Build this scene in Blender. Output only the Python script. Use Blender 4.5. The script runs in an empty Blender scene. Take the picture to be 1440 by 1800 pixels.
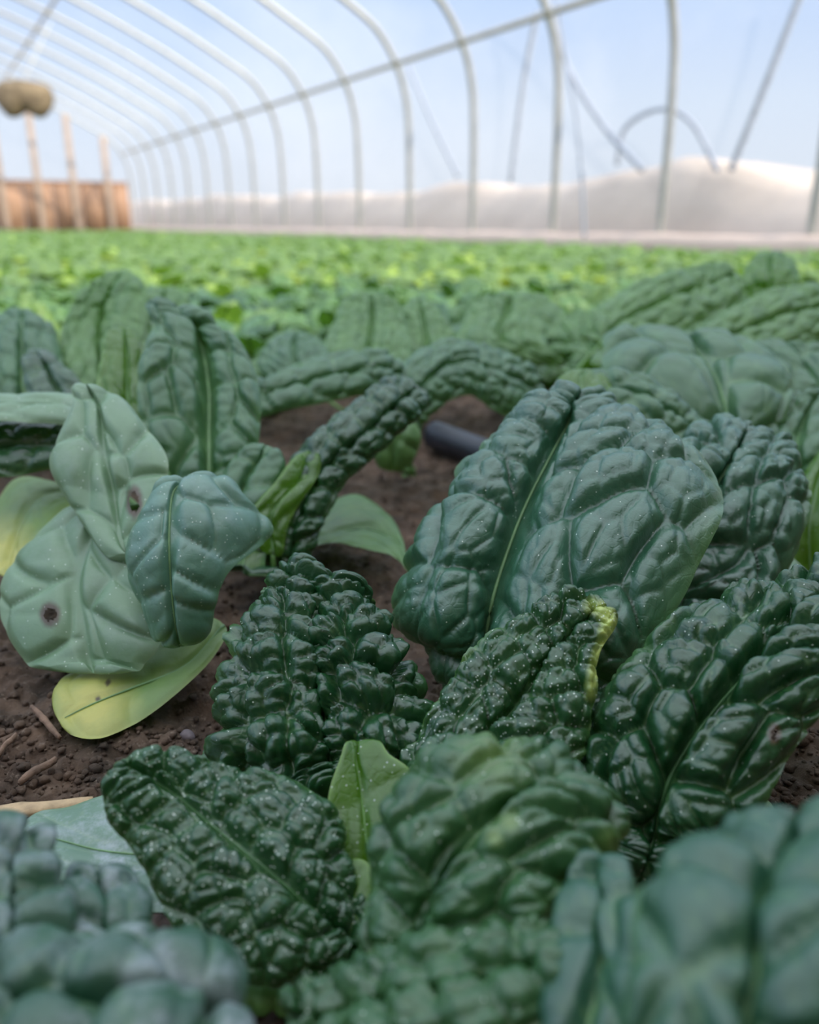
import bpy, math, random
import numpy as np
from mathutils import Vector
random.seed(4)
RNG = np.random.default_rng(7)
C = bpy.context.scene.collection
SC = bpy.context.scene

# ------------------------------------------------------------------ camera
FPX, H = 1450.0, 0.25
VX, VY = -152.0, 392.0                      # where the tunnel's long lines meet
PITCH = math.atan((900 - VY) / FPX)
YAW = math.atan((720 - VX) / (FPX / math.cos(PITCH)))
cyw, syw = math.cos(YAW), math.sin(YAW)
FW = np.array([syw * math.cos(PITCH), cyw * math.cos(PITCH), -math.sin(PITCH)])
RT = np.array([cyw, -syw, 0.0])
UP = np.cross(RT, FW)
CAM = np.array([0, 0, H])


def ray(x, y):
    return FW + RT * ((x - 720) / FPX) - UP * ((y - 900) / FPX)


def at(x, y, d):                             # a point d metres into the place
    return CAM + ray(x, y) * d


def on_ground(x, y, z=0.0):
    r = ray(x, y)
    return CAM + r * ((z - H) / r[2])


def on_x(x, y, X):
    r = ray(x, y)
    return CAM + r * (X / r[0])


def on_y(x, y, Y):
    r = ray(x, y)
    return CAM + r * (Y / r[1])


def to_px(P):
    d = P - CAM
    w = d @ FW
    return 720 + FPX * (d @ RT) / w, 900 - FPX * (d @ UP) / w


cam = bpy.data.cameras.new('camera')
co = bpy.data.objects.new('camera', cam)
C.objects.link(co)
co.location = CAM
co.rotation_euler = (math.pi / 2 - PITCH, 0, -YAW)
cam.sensor_fit = 'HORIZONTAL'
cam.sensor_width = 36
cam.lens = 36 * FPX / 1440
cam.clip_start = 0.02
cam.dof.use_dof = True
cam.dof.focus_distance = 0.39
cam.dof.aperture_fstop = cam.lens / 4.0      # overwritten below by pupil size
cam.dof.aperture_fstop = (cam.lens / 1000) / 0.0052
SC.camera = co

# ------------------------------------------------------------------ helpers


def tag(o, label=None, cat=None, group=None, kind=None):
    if label:
        o['label'] = label
    if cat:
        o['category'] = cat
    if group:
        o['group'] = group
    if kind:
        o['kind'] = kind
    return o


def empty(name, loc):
    o = bpy.data.objects.new(name, None)
    o.empty_display_size = 0.02
    o.location = loc
    C.objects.link(o)
    return o


def link(name, me, mat, parent=None, loc=None, smooth=True):
    if mat and not me.materials:
        me.materials.append(mat)
    if smooth and len(me.polygons):
        me.polygons.foreach_set('use_smooth', np.ones(len(me.polygons), dtype=bool))
    o = bpy.data.objects.new(name, me)
    C.objects.link(o)
    if parent:
        o.parent = parent
    if loc is not None:
        o.location = loc
    return o


def np_mesh(name, V, Q, attrs=None):
    me = bpy.data.meshes.new(name)
    V = np.asarray(V, dtype=np.float32)
    Q = np.asarray(Q, dtype=np.int32)
    k = Q.shape[1]
    me.vertices.add(len(V))
    me.vertices.foreach_set('co', V.ravel())
    me.loops.add(Q.size)
    me.loops.foreach_set('vertex_index', Q.ravel())
    me.polygons.add(len(Q))
    me.polygons.foreach_set('loop_start', np.arange(0, Q.size, k, dtype=np.int32))
    me.polygons.foreach_set('loop_total', np.full(len(Q), k, dtype=np.int32))
    if attrs:
        for n, a in attrs.items():
            at_ = me.attributes.new(n, 'FLOAT', 'POINT')
            at_.data.foreach_set('value', np.asarray(a, dtype=np.float32).ravel())
    me.update(calc_edges=True)
    return me


def grid_quads(nu, nv, off=0):
    i, j = np.meshgrid(np.arange(nu - 1), np.arange(nv - 1), indexing='ij')
    a = (i * nv + j).ravel() + off
    return np.stack([a, a + nv, a + nv + 1, a + 1], 1)


def tube_arrays(P, R, n=10, off=0):
    P = np.asarray(P, float)
    m = len(P)
    R = np.broadcast_to(np.asarray(R, float), (m,))
    T = np.gradient(P, axis=0)
    T /= np.linalg.norm(T, axis=1)[:, None] + 1e-12
    ref = np.array([0.31, 0.17, 0.93])
    V = []
    for p, t, r in zip(P, T, R):
        a = np.cross(t, ref)
        if np.linalg.norm(a) < 0.1:
            a = np.cross(t, [1, 0, 0])
        a /= np.linalg.norm(a)
        b = np.cross(t, a)
        th = np.linspace(0, 2 * np.pi, n, endpoint=False)
        V.append(p + r * (np.cos(th)[:, None] * a + np.sin(th)[:, None] * b))
    V = np.concatenate(V)
    Q = []
    for i in range(m - 1):
        for j in range(n):
            k = (j + 1) % n
            Q.append((i * n + j, i * n + k, (i + 1) * n + k, (i + 1) * n + j))
    # caps: collapse onto centre vertices as quads with a doubled centre ring
    V = np.concatenate([V, P[:1], P[-1:]])
    c0, c1 = m * n, m * n + 1
    for j in range(0, n, 2):
        Q.append((c0, (j + 2) % n, (j + 1) % n, j))
        e = (m - 1) * n
        Q.append((c1, e + j, e + (j + 1) % n, e + (j + 2) % n))
    return V, np.array(Q) + off


def tube(name, P, R, mat, parent=None, n=10, loc=None):
    V, Q = tube_arrays(P, R, n)
    return link(name, np_mesh(name, V, Q), mat, parent, loc)


def box_arrays(c, s, off=0):
    c, s = np.array(c, float), np.array(s, float) / 2
    sg = np.array([(-1, -1, -1), (1, -1, -1), (1, 1, -1), (-1, 1, -1), (-1, -1, 1), (1, -1, 1), (1, 1, 1), (-1, 1, 1)])
    Q = np.array([(0, 3, 2, 1), (4, 5, 6, 7), (0, 1, 5, 4), (1, 2, 6, 5), (2, 3, 7, 6), (3, 0, 4, 7)]) + off
    return c + sg * s, Q


def boxes(name, items, mat, parent=None, bevel=0.0):
    V, Q = [], []
    off = 0
    for c, s in items:
        v, q = box_arrays(c, s, off)
        V.append(v)
        Q.append(q)
        off += 8
    o = link(name, np_mesh(name, np.concatenate(V), np.concatenate(Q)), mat, parent, smooth=False)
    if bevel:
        b = o.modifiers.new('bevel', 'BEVEL')
        b.width = bevel
        b.segments = 2
    return o


def catmull(P, t):
    """P (n,k) at integer knots, t array in [0,n-1]"""
    P = np.asarray(P, float)
    n = len(P)
    ext = np.concatenate([2 * P[:1] - P[1:2], P, 2 * P[-1:] - P[-2:-1]])
    i = np.clip(np.floor(t).astype(int), 0, n - 2)
    f = (t - i)[:, None]
    p0, p1, p2, p3 = ext[i], ext[i + 1], ext[i + 2], ext[i + 3]
    return 0.5 * (2 * p1 + (p2 - p0) * f + (2 * p0 - 5 * p1 + 4 * p2 - p3) * f * f + (3 * p1 - p0 - 3 * p2 + p3) * f ** 3)


# ------------------------------------------------------------------ numpy noise
def hsh(i, j, k, s):
    x = np.sin(i * 127.1 + j * 311.7 + k * 74.7 + s * 19.19) * 43758.5453
    return x - np.floor(x)


def vnoise(x, y, s=0):
    i, j = np.floor(x), np.floor(y)
    f, g = x - i, y - j
    f, g = f * f * (3 - 2 * f), g * g * (3 - 2 * g)
    a, b = hsh(i, j, 0, s), hsh(i + 1, j, 0, s)
    c, d = hsh(i, j + 1, 0, s), hsh(i + 1, j + 1, 0, s)
    return (a * (1 - f) + b * f) * (1 - g) + (c * (1 - f) + d * f) * g


def fbm(x, y, s=0, o=4):
    r, a = 0, 0.5
    for k in range(o):
        r = r + a * vnoise(x * 2 ** k, y * 2 ** k, s + k * 7)
        a *= 0.5
    return r


def voro(x, y, s=0, jit=0.85):
    """F1 and F2-F1 and a per-cell random"""
    i0, j0 = np.floor(x), np.floor(y)
    f1 = np.full(x.shape, 9.0)
    f2 = np.full(x.shape, 9.0)
    idr = np.zeros(x.shape)
    for di in (-1, 0, 1):
        for dj in (-1, 0, 1):
            i, j = i0 + di, j0 + dj
            px = i + 0.5 + (hsh(i, j, 1, s) - 0.5) * jit
            py = j + 0.5 + (hsh(i, j, 2, s) - 0.5) * jit
            d = np.hypot(x - px, y - py)
            m = d < f1
            f2 = np.where(m, f1, np.minimum(f2, d))
            idr = np.where(m, hsh(i, j, 3, s), idr)
            f1 = np.where(m, d, f1)
    return f1, f2 - f1, idr


def puff(d, r):
    return 1 - (1 - np.clip(d / r, 0, 1)) ** 2.2


# ------------------------------------------------------------------ materials
def new_mat(name):
    m = bpy.data.materials.new(name)
    m.use_nodes = True
    nt = m.node_tree
    nt.nodes.clear()
    return m, nt, nt.nodes, nt.links


def N(nodes, t, **kw):
    n = nodes.new(t)
    for k, v in kw.items():
        setattr(n, k, v)
    return n


def mixc(nt, fac, a, b, mode='MIX'):
    n = nt.nodes.new('ShaderNodeMix')
    n.data_type = 'RGBA'
    n.blend_type = mode
    for s, v in ((n.inputs[0], fac), (n.inputs[6], a), (n.inputs[7], b)):
        if isinstance(v, (int, float)):
            s.default_value = v
        elif isinstance(v, tuple):
            s.default_value = (*v, 1)
        else:
            nt.links.new(v, s)
    return n.outputs[2]


def mth(nt, op, a, b=0.0, clamp=False):
    n = nt.nodes.new('ShaderNodeMath')
    n.operation = op
    n.use_clamp = clamp
    for s, v in ((n.inputs[0], a), (n.inputs[1], b)):
        if isinstance(v, (int, float)):
            s.default_value = v
        else:
            nt.links.new(v, s)
    return n.outputs[0]


def ramp(nt, fac, stops):
    n = nt.nodes.new('ShaderNodeValToRGB')
    cr = n.color_ramp
    while len(cr.elements) < len(stops):
        cr.elements.new(0.5)
    for e, (p, c) in zip(cr.elements, stops):
        e.position = p
        e.color = (*c, 1) if isinstance(c, tuple) else (c, c, c, 1)
    nt.links.new(fac, n.inputs[0])
    return n.outputs[0]


def noise(nt, co_, scale, detail=3, rough=0.55):
    n = nt.nodes.new('ShaderNodeTexNoise')
    n.inputs['Scale'].default_value = scale
    n.inputs['Detail'].default_value = detail
    n.inputs['Roughness'].default_value = rough
    nt.links.new(co_, n.inputs['Vector'])
    return n.outputs['Fac']


def attr(nt, name):
    n = nt.nodes.new('ShaderNodeAttribute')
    n.attribute_name = name
    return n.outputs['Fac']


def leaf_mat(name, base, light, under, vein=(0.16, 0.30, 0.10), rim=(0.12, 0.26, 0.06), rimk=0.35, speck=0.0,
             rough=0.36, transl=0.10, tcol=(0.18, 0.42, 0.03), powder=0.0, blotch=(0.5, 0.42, 0.10), bump=0.5, veink=0.5, spec=0.85):
    m, nt, ns, ls = new_mat(name)
    out = N(ns, 'ShaderNodeOutputMaterial')
    tc = N(ns, 'ShaderNodeTexCoord').outputs['Object']
    n1 = noise(nt, tc, 45, 4)
    n2 = noise(nt, tc, 14, 2)
    f = mth(nt, 'MULTIPLY', ramp(nt, n1, [(0.3, 0.0), (0.75, 1.0)]), 0.8)
    col = mixc(nt, f, base, light)
    # lines between the puckers and along the midrib take the vein colour
    v = attr(nt, 'vein')
    col = mixc(nt, mth(nt, 'MULTIPLY', v, veink, True), col, vein)
    if powder:
        n3 = noise(nt, tc, 60, 8, 0.75)
        pf = mth(nt, 'MULTIPLY', mth(nt, 'MULTIPLY', ramp(nt, n3, [(0.46, 0.0), (0.62, 1.0)]), ramp(nt, n2, [(0.35, 0.25), (0.6, 1.0)])), powder)
        col = mixc(nt, pf, col, (0.42, 0.46, 0.50))
    e = attr(nt, 'edge')
    ef = mth(nt, 'MULTIPLY', mth(nt, 'POWER', e, 14.0), rimk, True)
    col = mixc(nt, ef, col, rim)
    bl = attr(nt, 'blotch')
    bn = mth(nt, 'MULTIPLY', bl, mth(nt, 'ADD', noise(nt, tc, 90, 5), 0.55), True)
    col = mixc(nt, bn, col, blotch)
    br = attr(nt, 'scar')
    col = mixc(nt, br, col, (0.07, 0.045, 0.02))
    if speck:
        vo = N(ns, 'ShaderNodeTexVoronoi')
        vo.inputs['Scale'].default_value = 520
        ls.new(tc, vo.inputs['Vector'])
        hit = mth(nt, 'LESS_THAN', vo.outputs['Distance'], 0.19)
        sep = N(ns, 'ShaderNodeSeparateColor')
        ls.new(vo.outputs['Color'], sep.inputs[0])
        pick = mth(nt, 'LESS_THAN', sep.outputs[0], speck)
        col = mixc(nt, mth(nt, 'MULTIPLY', mth(nt, 'MULTIPLY', hit, pick), 0.8), col, (0.75, 0.85, 0.72))
    g = N(ns, 'ShaderNodeNewGeometry')
    col2 = mixc(nt, g.outputs['Backfacing'], col, under)
    p = N(ns, 'ShaderNodeBsdfPrincipled')
    ls.new(col2, p.inputs['Base Color'])
    rr = mth(nt, 'ADD', mth(nt, 'MULTIPLY', n1, 0.22), rough - 0.12)
    ls.new(rr, p.inputs['Roughness'])
    p.inputs['Specular IOR Level'].default_value = spec
    # microscopic vein net and skin grain
    vb = N(ns, 'ShaderNodeTexVoronoi', feature='DISTANCE_TO_EDGE')
    vb.inputs['Scale'].default_value = 210
    ls.new(tc, vb.inputs['Vector'])
    hh = mth(nt, 'ADD', mth(nt, 'MULTIPLY', ramp(nt, vb.outputs[0], [(0.0, 0.0), (0.12, 1.0)]), 0.5), mth(nt, 'MULTIPLY', noise(nt, tc, 900, 2), 0.8))
    b = N(ns, 'ShaderNodeBump')
    b.inputs['Strength'].default_value = bump
    b.inputs['Distance'].default_value = 0.00025
    ls.new(hh, b.inputs['Height'])
    ls.new(b.outputs[0], p.inputs['Normal'])
    t = N(ns, 'ShaderNodeBsdfTranslucent')
    t.inputs[0].default_value = (*tcol, 1)
    mx = N(ns, 'ShaderNodeMixShader')
    mx.inputs[0].default_value = transl
    ls.new(p.outputs[0], mx.inputs[1])
    ls.new(t.outputs[0], mx.inputs[2])
    ls.new(mx.outputs[0], out.inputs[0])
    return m


UND = (0.10, 0.22, 0.05)
M = {}
M['dark'] = leaf_mat('leaf_dark', (0.006, 0.052, 0.013), (0.014, 0.090, 0.024), UND, speck=0.10, transl=0.06)
M['speck'] = leaf_mat('leaf_dark_granular', (0.008, 0.058, 0.013), (0.020, 0.100, 0.024), UND, speck=0.75, transl=0.08)
M['big'] = leaf_mat('leaf_big', (0.022, 0.100, 0.050), (0.040, 0.145, 0.074), UND, speck=0.05, transl=0.06, veink=0.45, rimk=0.5, rough=0.40, vein=(0.012, 0.045, 0.015), spec=1.0)
M['near'] = leaf_mat('leaf_near', (0.014, 0.080, 0.040), (0.030, 0.125, 0.062), UND, speck=0, transl=0.06, rough=0.42)
M['rim'] = leaf_mat('leaf_yellow_rim', (0.009, 0.058, 0.014), (0.022, 0.105, 0.026), (0.30, 0.42, 0.06), rim=(0.14, 0.30, 0.06), rimk=0.5, speck=0.75, transl=0.10, blotch=(0.50, 0.62, 0.14))
M['curl'] = leaf_mat('leaf_mid_green', (0.016, 0.082, 0.020), (0.042, 0.145, 0.040), UND, speck=0.15, rim=(0.20, 0.32, 0.06), rimk=0.5, rough=0.42, blotch=(0.24, 0.36, 0.07))
M['young'] = leaf_mat('leaf_bright_young', (0.050, 0.150, 0.004), (0.085, 0.215, 0.008), (0.10, 0.26, 0.03), speck=0.25, transl=0.30, rough=0.36, tcol=(0.25, 0.55, 0.02), rim=(0.25, 0.45, 0.08), rimk=0.8)
M['grey'] = leaf_mat('leaf_grey_green', (0.13, 0.245, 0.125), (0.20, 0.33, 0.185), UND, speck=0.10, rough=0.5, rim=(0.32, 0.42, 0.22), transl=0.08, veink=0.25, vein=(0.11, 0.24, 0.11), bump=0.25, powder=0.12)
M['blue'] = leaf_mat('leaf_blue_green', (0.085, 0.205, 0.140), (0.140, 0.285, 0.200), UND, speck=0.25, rough=0.40, veink=0.4, vein=(0.16, 0.27, 0.14), bump=0.3, powder=0.12)
M['yellow'] = leaf_mat('leaf_yellowing', (0.11, 0.22, 0.035), (0.19, 0.31, 0.06), (0.3, 0.35, 0.1), rough=0.5, transl=0.15, blotch=(0.52, 0.50, 0.10), rim=(0.4, 0.45, 0.12), veink=0.3, bump=0.3)
M['powder'] = leaf_mat('leaf_powdery', (0.014, 0.075, 0.035), (0.03, 0.115, 0.058), UND, rough=0.48, transl=0.05, powder=0.6)
M['stale'] = leaf_mat('leaf_dull_flat', (0.10, 0.20, 0.13), (0.16, 0.26, 0.18), UND, rough=0.6, transl=0.04, powder=0.75, bump=0.3, veink=0.5, vein=(0.28, 0.36, 0.22))
M['mid'] = leaf_mat('leaf_mid', (0.036, 0.120, 0.046), (0.088, 0.215, 0.088), UND, transl=0.15, bump=0.2, rough=0.45)
M['midlight'] = leaf_mat('leaf_mid_light', (0.070, 0.180, 0.042), (0.16, 0.31, 0.085), UND, transl=0.22, bump=0.2, rough=0.5)
M['field'] = leaf_mat('leaf_field', (0.115, 0.225, 0.045), (0.27, 0.39, 0.10), (0.16, 0.30, 0.04), transl=0.28, bump=0.1, rough=0.5, tcol=(0.35, 0.6, 0.05))
M['fieldy'] = leaf_mat('leaf_field_yellowish', (0.32, 0.50, 0.05), (0.48, 0.60, 0.08), (0.3, 0.4, 0.05), transl=0.30, bump=0.1, rough=0.5, tcol=(0.5, 0.6, 0.05))


def plain(name, c, rough=0.6, metal=0.0, nscale=30, var=0.25, bump=0.0, bscale=200, bd=0.001):
    m, nt, ns, ls = new_mat(name)
    out = N(ns, 'ShaderNodeOutputMaterial')
    tc = N(ns, 'ShaderNodeTexCoord').outputs['Object']
    f = noise(nt, tc, nscale, 5)
    dk = tuple(v * (1 - var) for v in c)
    lt = tuple(min(1, v * (1 + var)) for v in c)
    p = N(ns, 'ShaderNodeBsdfPrincipled')
    ls.new(mixc(nt, ramp(nt, f, [(0.3, 0.0), (0.7, 1.0)]), dk, lt), p.inputs['Base Color'])
    p.inputs['Roughness'].default_value = rough
    p.inputs['Metallic'].default_value = metal
    if bump:
        b = N(ns, 'ShaderNodeBump')
        b.inputs['Strength'].default_value = bump
        b.inputs['Distance'].default_value = bd
        ls.new(noise(nt, tc, bscale, 6, 0.7), b.inputs['Height'])
        ls.new(b.outputs[0], p.inputs['Normal'])
    ls.new(p.outputs[0], out.inputs[0])
    return m


M['stalk'] = plain('leaf_stalk', (0.11, 0.24, 0.055), 0.45, nscale=60, bump=0.3)
M['rib'] = plain('leaf_midrib', (0.16, 0.30, 0.12), 0.45, nscale=60)
M['ribdark'] = plain('leaf_midrib_dark', (0.07, 0.19, 0.06), 0.45, nscale=60)
M['steel'] = plain('galvanised_tube', (0.39, 0.385, 0.365), 0.35, 0.3, nscale=12, var=0.12)
M['purlin'] = plain('purlin_tube', (0.45, 0.41, 0.34), 0.5, 0.15, nscale=12, var=0.12)
M['timber'] = plain('sawn_timber', (0.40, 0.30, 0.235), 0.7, nscale=9, var=0.22)
M['board'] = plain('plywood_board', (0.34, 0.20, 0.125), 0.75, nscale=5, var=0.25)
M['rope'] = plain('grey_rope', (0.34, 0.37, 0.44), 0.8)
M['twine'] = plain('pale_twine', (0.7, 0.68, 0.6), 0.8)
M['cloth'] = plain('burlap', (0.20, 0.15, 0.09), 0.9, nscale=6, var=0.5)
M['pipe'] = plain('black_poly_pipe', (0.022, 0.024, 0.032), 0.38, nscale=40, bump=0.3)
M['straw'] = plain('dry_straw', (0.50, 0.36, 0.20), 0.75, nscale=150, bump=0.6, bscale=400)
M['chip'] = plain('wood_chip', (0.22, 0.14, 0.09), 0.85, nscale=150, var=0.4, bump=0.8, bscale=500)
M['darkchip'] = plain('bark_chip', (0.09, 0.06, 0.045), 0.85, nscale=150, var=0.5, bump=0.9, bscale=500)
M['stone'] = plain('pebble', (0.15, 0.12, 0.12), 0.7, nscale=120, var=0.3, bump=0.3)
M['bank'] = plain('snow_bank', (0.58, 0.47, 0.38), 0.85, nscale=1.3, var=0.16, bump=0.4, bscale=6, bd=0.03)
M['snow'] = plain('packed_snow', (0.88, 0.87, 0.86), 0.8, nscale=2, var=0.06)
M['skirt'] = plain('folded_plastic', (0.66, 0.50, 0.40), 0.6, nscale=5, var=0.08)

# soil
m, nt, ns, ls = new_mat('soil')
out = N(ns, 'ShaderNodeOutputMaterial')
tc = N(ns, 'ShaderNodeTexCoord').outputs['Object']
a = noise(nt, tc, 38, 8, 0.7)
b_ = noise(nt, tc, 7, 4)
c_ = noise(nt, tc, 260, 4, 0.7)
col = mixc(nt, ramp(nt, a, [(0.35, 0.0), (0.68, 1.0)]), (0.042, 0.026, 0.016), (0.200, 0.125, 0.078))
col = mixc(nt, ramp(nt, c_, [(0.58, 0.0), (0.72, 0.75)]), col, (0.34, 0.26, 0.19))
col = mixc(nt, ramp(nt, b_, [(0.45, 0.0), (0.7, 0.5)]), col, (0.055, 0.052, 0.026))
p = N(ns, 'ShaderNodeBsdfPrincipled')
p.inputs['Roughness'].default_value = 0.9
ls.new(col, p.inputs['Base Color'])
bn = N(ns, 'ShaderNodeBump')
bn.inputs['Strength'].default_value = 0.9
bn.inputs['Distance'].default_value = 0.003
ls.new(noise(nt, tc, 170, 8, 0.75), bn.inputs['Height'])
ls.new(bn.outputs[0], p.inputs['Normal'])
ls.new(p.outputs[0], out.inputs[0])
M['soil'] = m

# greenhouse film: hazy, lets most light through
m, nt, ns, ls = new_mat('polythene_film')
out = N(ns, 'ShaderNodeOutputMaterial')
tc = N(ns, 'ShaderNodeTexCoord').outputs['Object']
tr = N(ns, 'ShaderNodeBsdfTransparent')
tr.inputs[0].default_value = (0.96, 0.97, 0.98, 1)
tl = N(ns, 'ShaderNodeBsdfTranslucent')
tl.inputs[0].default_value = (0.62, 0.64, 0.68, 1)
df = N(ns, 'ShaderNodeBsdfDiffuse')
df.inputs[0].default_value = (0.62, 0.64, 0.68, 1)
m1 = N(ns, 'ShaderNodeMixShader')
m1.inputs[0].default_value = 0.35
ls.new(tl.outputs[0], m1.inputs[1])
ls.new(df.outputs[0], m1.inputs[2])
m2 = N(ns, 'ShaderNodeMixShader')
f = ramp(nt, noise(nt, tc, 0.9, 5), [(0.3, 0.10), (0.7, 0.20)])
ls.new(f, m2.inputs[0])
ls.new(tr.outputs[0], m2.inputs[1])
ls.new(m1.outputs[0], m2.inputs[2])
ls.new(m2.outputs[0], out.inputs[0])
M['film'] = m

# ------------------------------------------------------------------ leaves


def leaf_arrays(base, rows, tip, step, cell=0.011, amp=0.0035, fine=0.5, lane=1.0, bulge=0.15, roll=0.0, ruffle=0.0,
                seed=0, lanes=None, face=None, edgeflat=0.45, smooth_mid=0.16, asp=1.0):
    """rows: (L, M, R) 3-vectors from base to tip. Returns grid verts and attributes."""
    L = np.array([r[0] for r in rows])
    Mi = np.array([r[1] for r in rows])
    R = np.array([r[2] for r in rows])
    n = len(rows)
    mid = np.concatenate([[base], Mi, [tip]])
    eL = L - Mi
    eR = R - Mi
    eL = np.concatenate([eL[:1], eL, eL[-1:]])
    eR = np.concatenate([eR[:1], eR, eR[-1:]])
    ln = np.linalg.norm(np.diff(mid, axis=0), axis=1).sum()
    wd = max(np.linalg.norm(L - Mi, axis=1).max() + np.linalg.norm(R - Mi, axis=1).max(), 0.01)
    nu = int(np.clip(ln / step * 1.15, 10, 420))
    nv = int(np.clip(wd / step * 1.15, 8, 460)) | 1
    T = n + 1.0
    s = np.linspace(0, 1, nu)
    # denser near both ends
    s = s - 0.09 * np.sin(2 * np.pi * s)
    t = s * T
    t[0], t[-1] = 0, T
    g = np.ones(nu)
    k0 = t < 1
    k1 = t > T - 1
    g[k0] = np.sqrt(np.clip(1 - (1 - t[k0]) ** 2, 0, 1))
    g[k1] = np.sqrt(np.clip(1 - (t[k1] - (T - 1)) ** 2, 0, 1))
    g = np.clip(g, 0.004, 1)
    mc = catmull(mid, t)
    el = catmull(eL, t) * g[:, None]
    er = catmull(eR, t) * g[:, None]
    sl = np.concatenate([[0], np.cumsum(np.linalg.norm(np.diff(mc, axis=0), axis=1))])
    tan = np.gradient(mc, axis=0)
    v = np.linspace(-1, 1, nv)
    w = np.abs(v)
    P = np.zeros((nu, nv, 3))
    TT = np.zeros((nu, nv))
    face = CAM if face is None else face
    chord = er - el
    nrm = np.cross(chord, tan)
    nrm /= np.linalg.norm(nrm, axis=1)[:, None] + 1e-12
    sgn = np.sign(((face - mc) * nrm).sum())
    nrm *= sgn
    rl = roll if isinstance(roll, tuple) else (roll, roll)
    ef_ = edgeflat if isinstance(edgeflat, tuple) else (edgeflat, edgeflat)
    edgeflat = np.where(v < 0, ef_[0], ef_[1])[None]
    for side, e, roll in ((v < 0, el, rl[0]), (v >= 0, er, rl[1])):
        el_ = np.linalg.norm(e, axis=1)
        ww = w[side]
        P[:, side] = mc[:, None] + e[:, None] * ww[None, :, None] + nrm[:, None] * (el_[:, None] * (bulge * 4 * ww * (1 - ww) * (1 - 0.3 * ww) - roll * ww ** 4)[None])[..., None]
        TT[:, side] = el_[:, None] * v[side][None]
    S = np.repeat(sl[:, None], nv, 1)
    AT = np.abs(TT)
    # ruffled margin
    if ruffle:
        ph = fbm(S * 60 + seed, np.sign(v)[None] * 3.3 + 0 * S, seed + 5, 2) - 0.47
        P += nrm[:, None] * (ruffle * ph * (w[None] ** 3) * 2)[..., None]
    # coarse normal
    du = np.gradient(P, axis=0)
    dv = np.gradient(P, axis=1)
    nn = np.cross(dv, du)
    nn /= np.linalg.norm(nn, axis=2)[..., None] + 1e-12
    if (nn * nrm[:, None]).sum() < 0:
        nn = -nn
    # savoy puckers: lanes between lateral veins, cells in the lanes, small cells
    wx = (fbm(S / cell * 0.35 + seed, TT / cell * 0.35, seed, 2) - 0.37) * 1.1
    wy = (fbm(S / cell * 0.35 + 40, TT / cell * 0.35 + seed, seed + 3, 2) - 0.37) * 1.1
    sd = np.where(TT < 0, 17.0, 0.0)
    lw = cell * 2.3 if lanes is None else ln / lanes
    q = (S - 0.62 * AT + 0.8 * AT ** 2 / max(wd, 1e-4)) / lw + wx * 0.35 + sd
    fr = np.abs((q + 0.5) - np.floor(q + 0.5) - 0.5)
    fr = 0.5 - fr
    fr = np.abs(q - np.round(q))
    lanep = puff(fr, 0.42)
    # lobes: one to a few per lane, warped; each lobe carries smaller bumps
    qa = q * 1.02 + wx * 0.25
    ya = AT / (cell * asp * 1.5) + wy * 0.8 + sd
    f2, e2, id2 = voro(qa, ya, seed + 1, 0.75)
    c2 = puff(e2, 0.36) * (1.0 - 0.75 * np.clip(f2, 0, 1) ** 2)
    f3, e3, id3 = voro((S / cell + wx * 1.3) * 1.25, (TT / cell + wy * 1.3) * 1.25, seed + 2, 0.95)
    c3 = puff(e3, 0.38) * (1.0 - 0.7 * np.clip(f3, 0, 1) ** 2)
    f4, e4, id4 = voro((S / cell + wx) * 2.7, (TT / cell + wy) * 2.7, seed + 6, 0.95)
    c4 = puff(e4, 0.45) * (1.0 - 0.6 * np.clip(f4, 0, 1) ** 2)
    midf = np.clip(w[None] / smooth_mid, 0, 1)
    midf = midf * midf * (3 - 2 * midf) + 0 * S
    edge = 1 - (1 - edgeflat) * np.clip((w[None] - 0.78) / 0.22, 0, 1) ** 1.5
    endf = np.clip(g[:, None] * 1.3, 0, 1)
    h = (lane * (0.25 * lanep + (0.75 + 0.9 * id2) * c2) * 1.15 + fine * (0.75 + 0.6 * id3) * c3 * (0.35 + 0.65 * c2) + fine * 0.42 * c4 * c3) * midf * edge * endf
    P = P + nn * (amp * h)[..., None]
    vein = np.maximum(np.clip(1 - e2 / 0.05, 0, 1), np.clip(1 - e3 / 0.05, 0, 1) * 0.6)
    vein = np.maximum(vein, np.clip(1 - w[None] / 0.025, 0, 1)) * np.clip(1.3 - w[None] * 0.6, 0, 1)
    ed = w[None] + 0 * S
    tt = np.clip((t - (T - 1)), 0, 1)[:, None]
    ed = np.maximum(ed, tt ** 2)
    Q = grid_quads(nu, nv)
    a, b, c, d = (P.reshape(-1, 3)[Q[:2000, k]] for k in range(4))
    # winding so that the face normal agrees with nn
    i = (nu // 2) * (nv - 1) + nv // 4
    q0 = Q[i]
    V = P.reshape(-1, 3)
    fn = np.cross(V[q0[1]] - V[q0[0]], V[q0[3]] - V[q0[0]])
    if fn @ nn.reshape(-1, 3)[q0[0]] < 0:
        Q = Q[:, ::-1]
    return V, Q, vein.ravel(), ed.ravel(), P[:, nv // 2], nn[:, nv // 2], t


def bez(a, b, c, n=10):
    t = np.linspace(0, 1, n)[:, None]
    return a * (1 - t) ** 2 + 2 * b * t * (1 - t) + c * t * t


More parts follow.
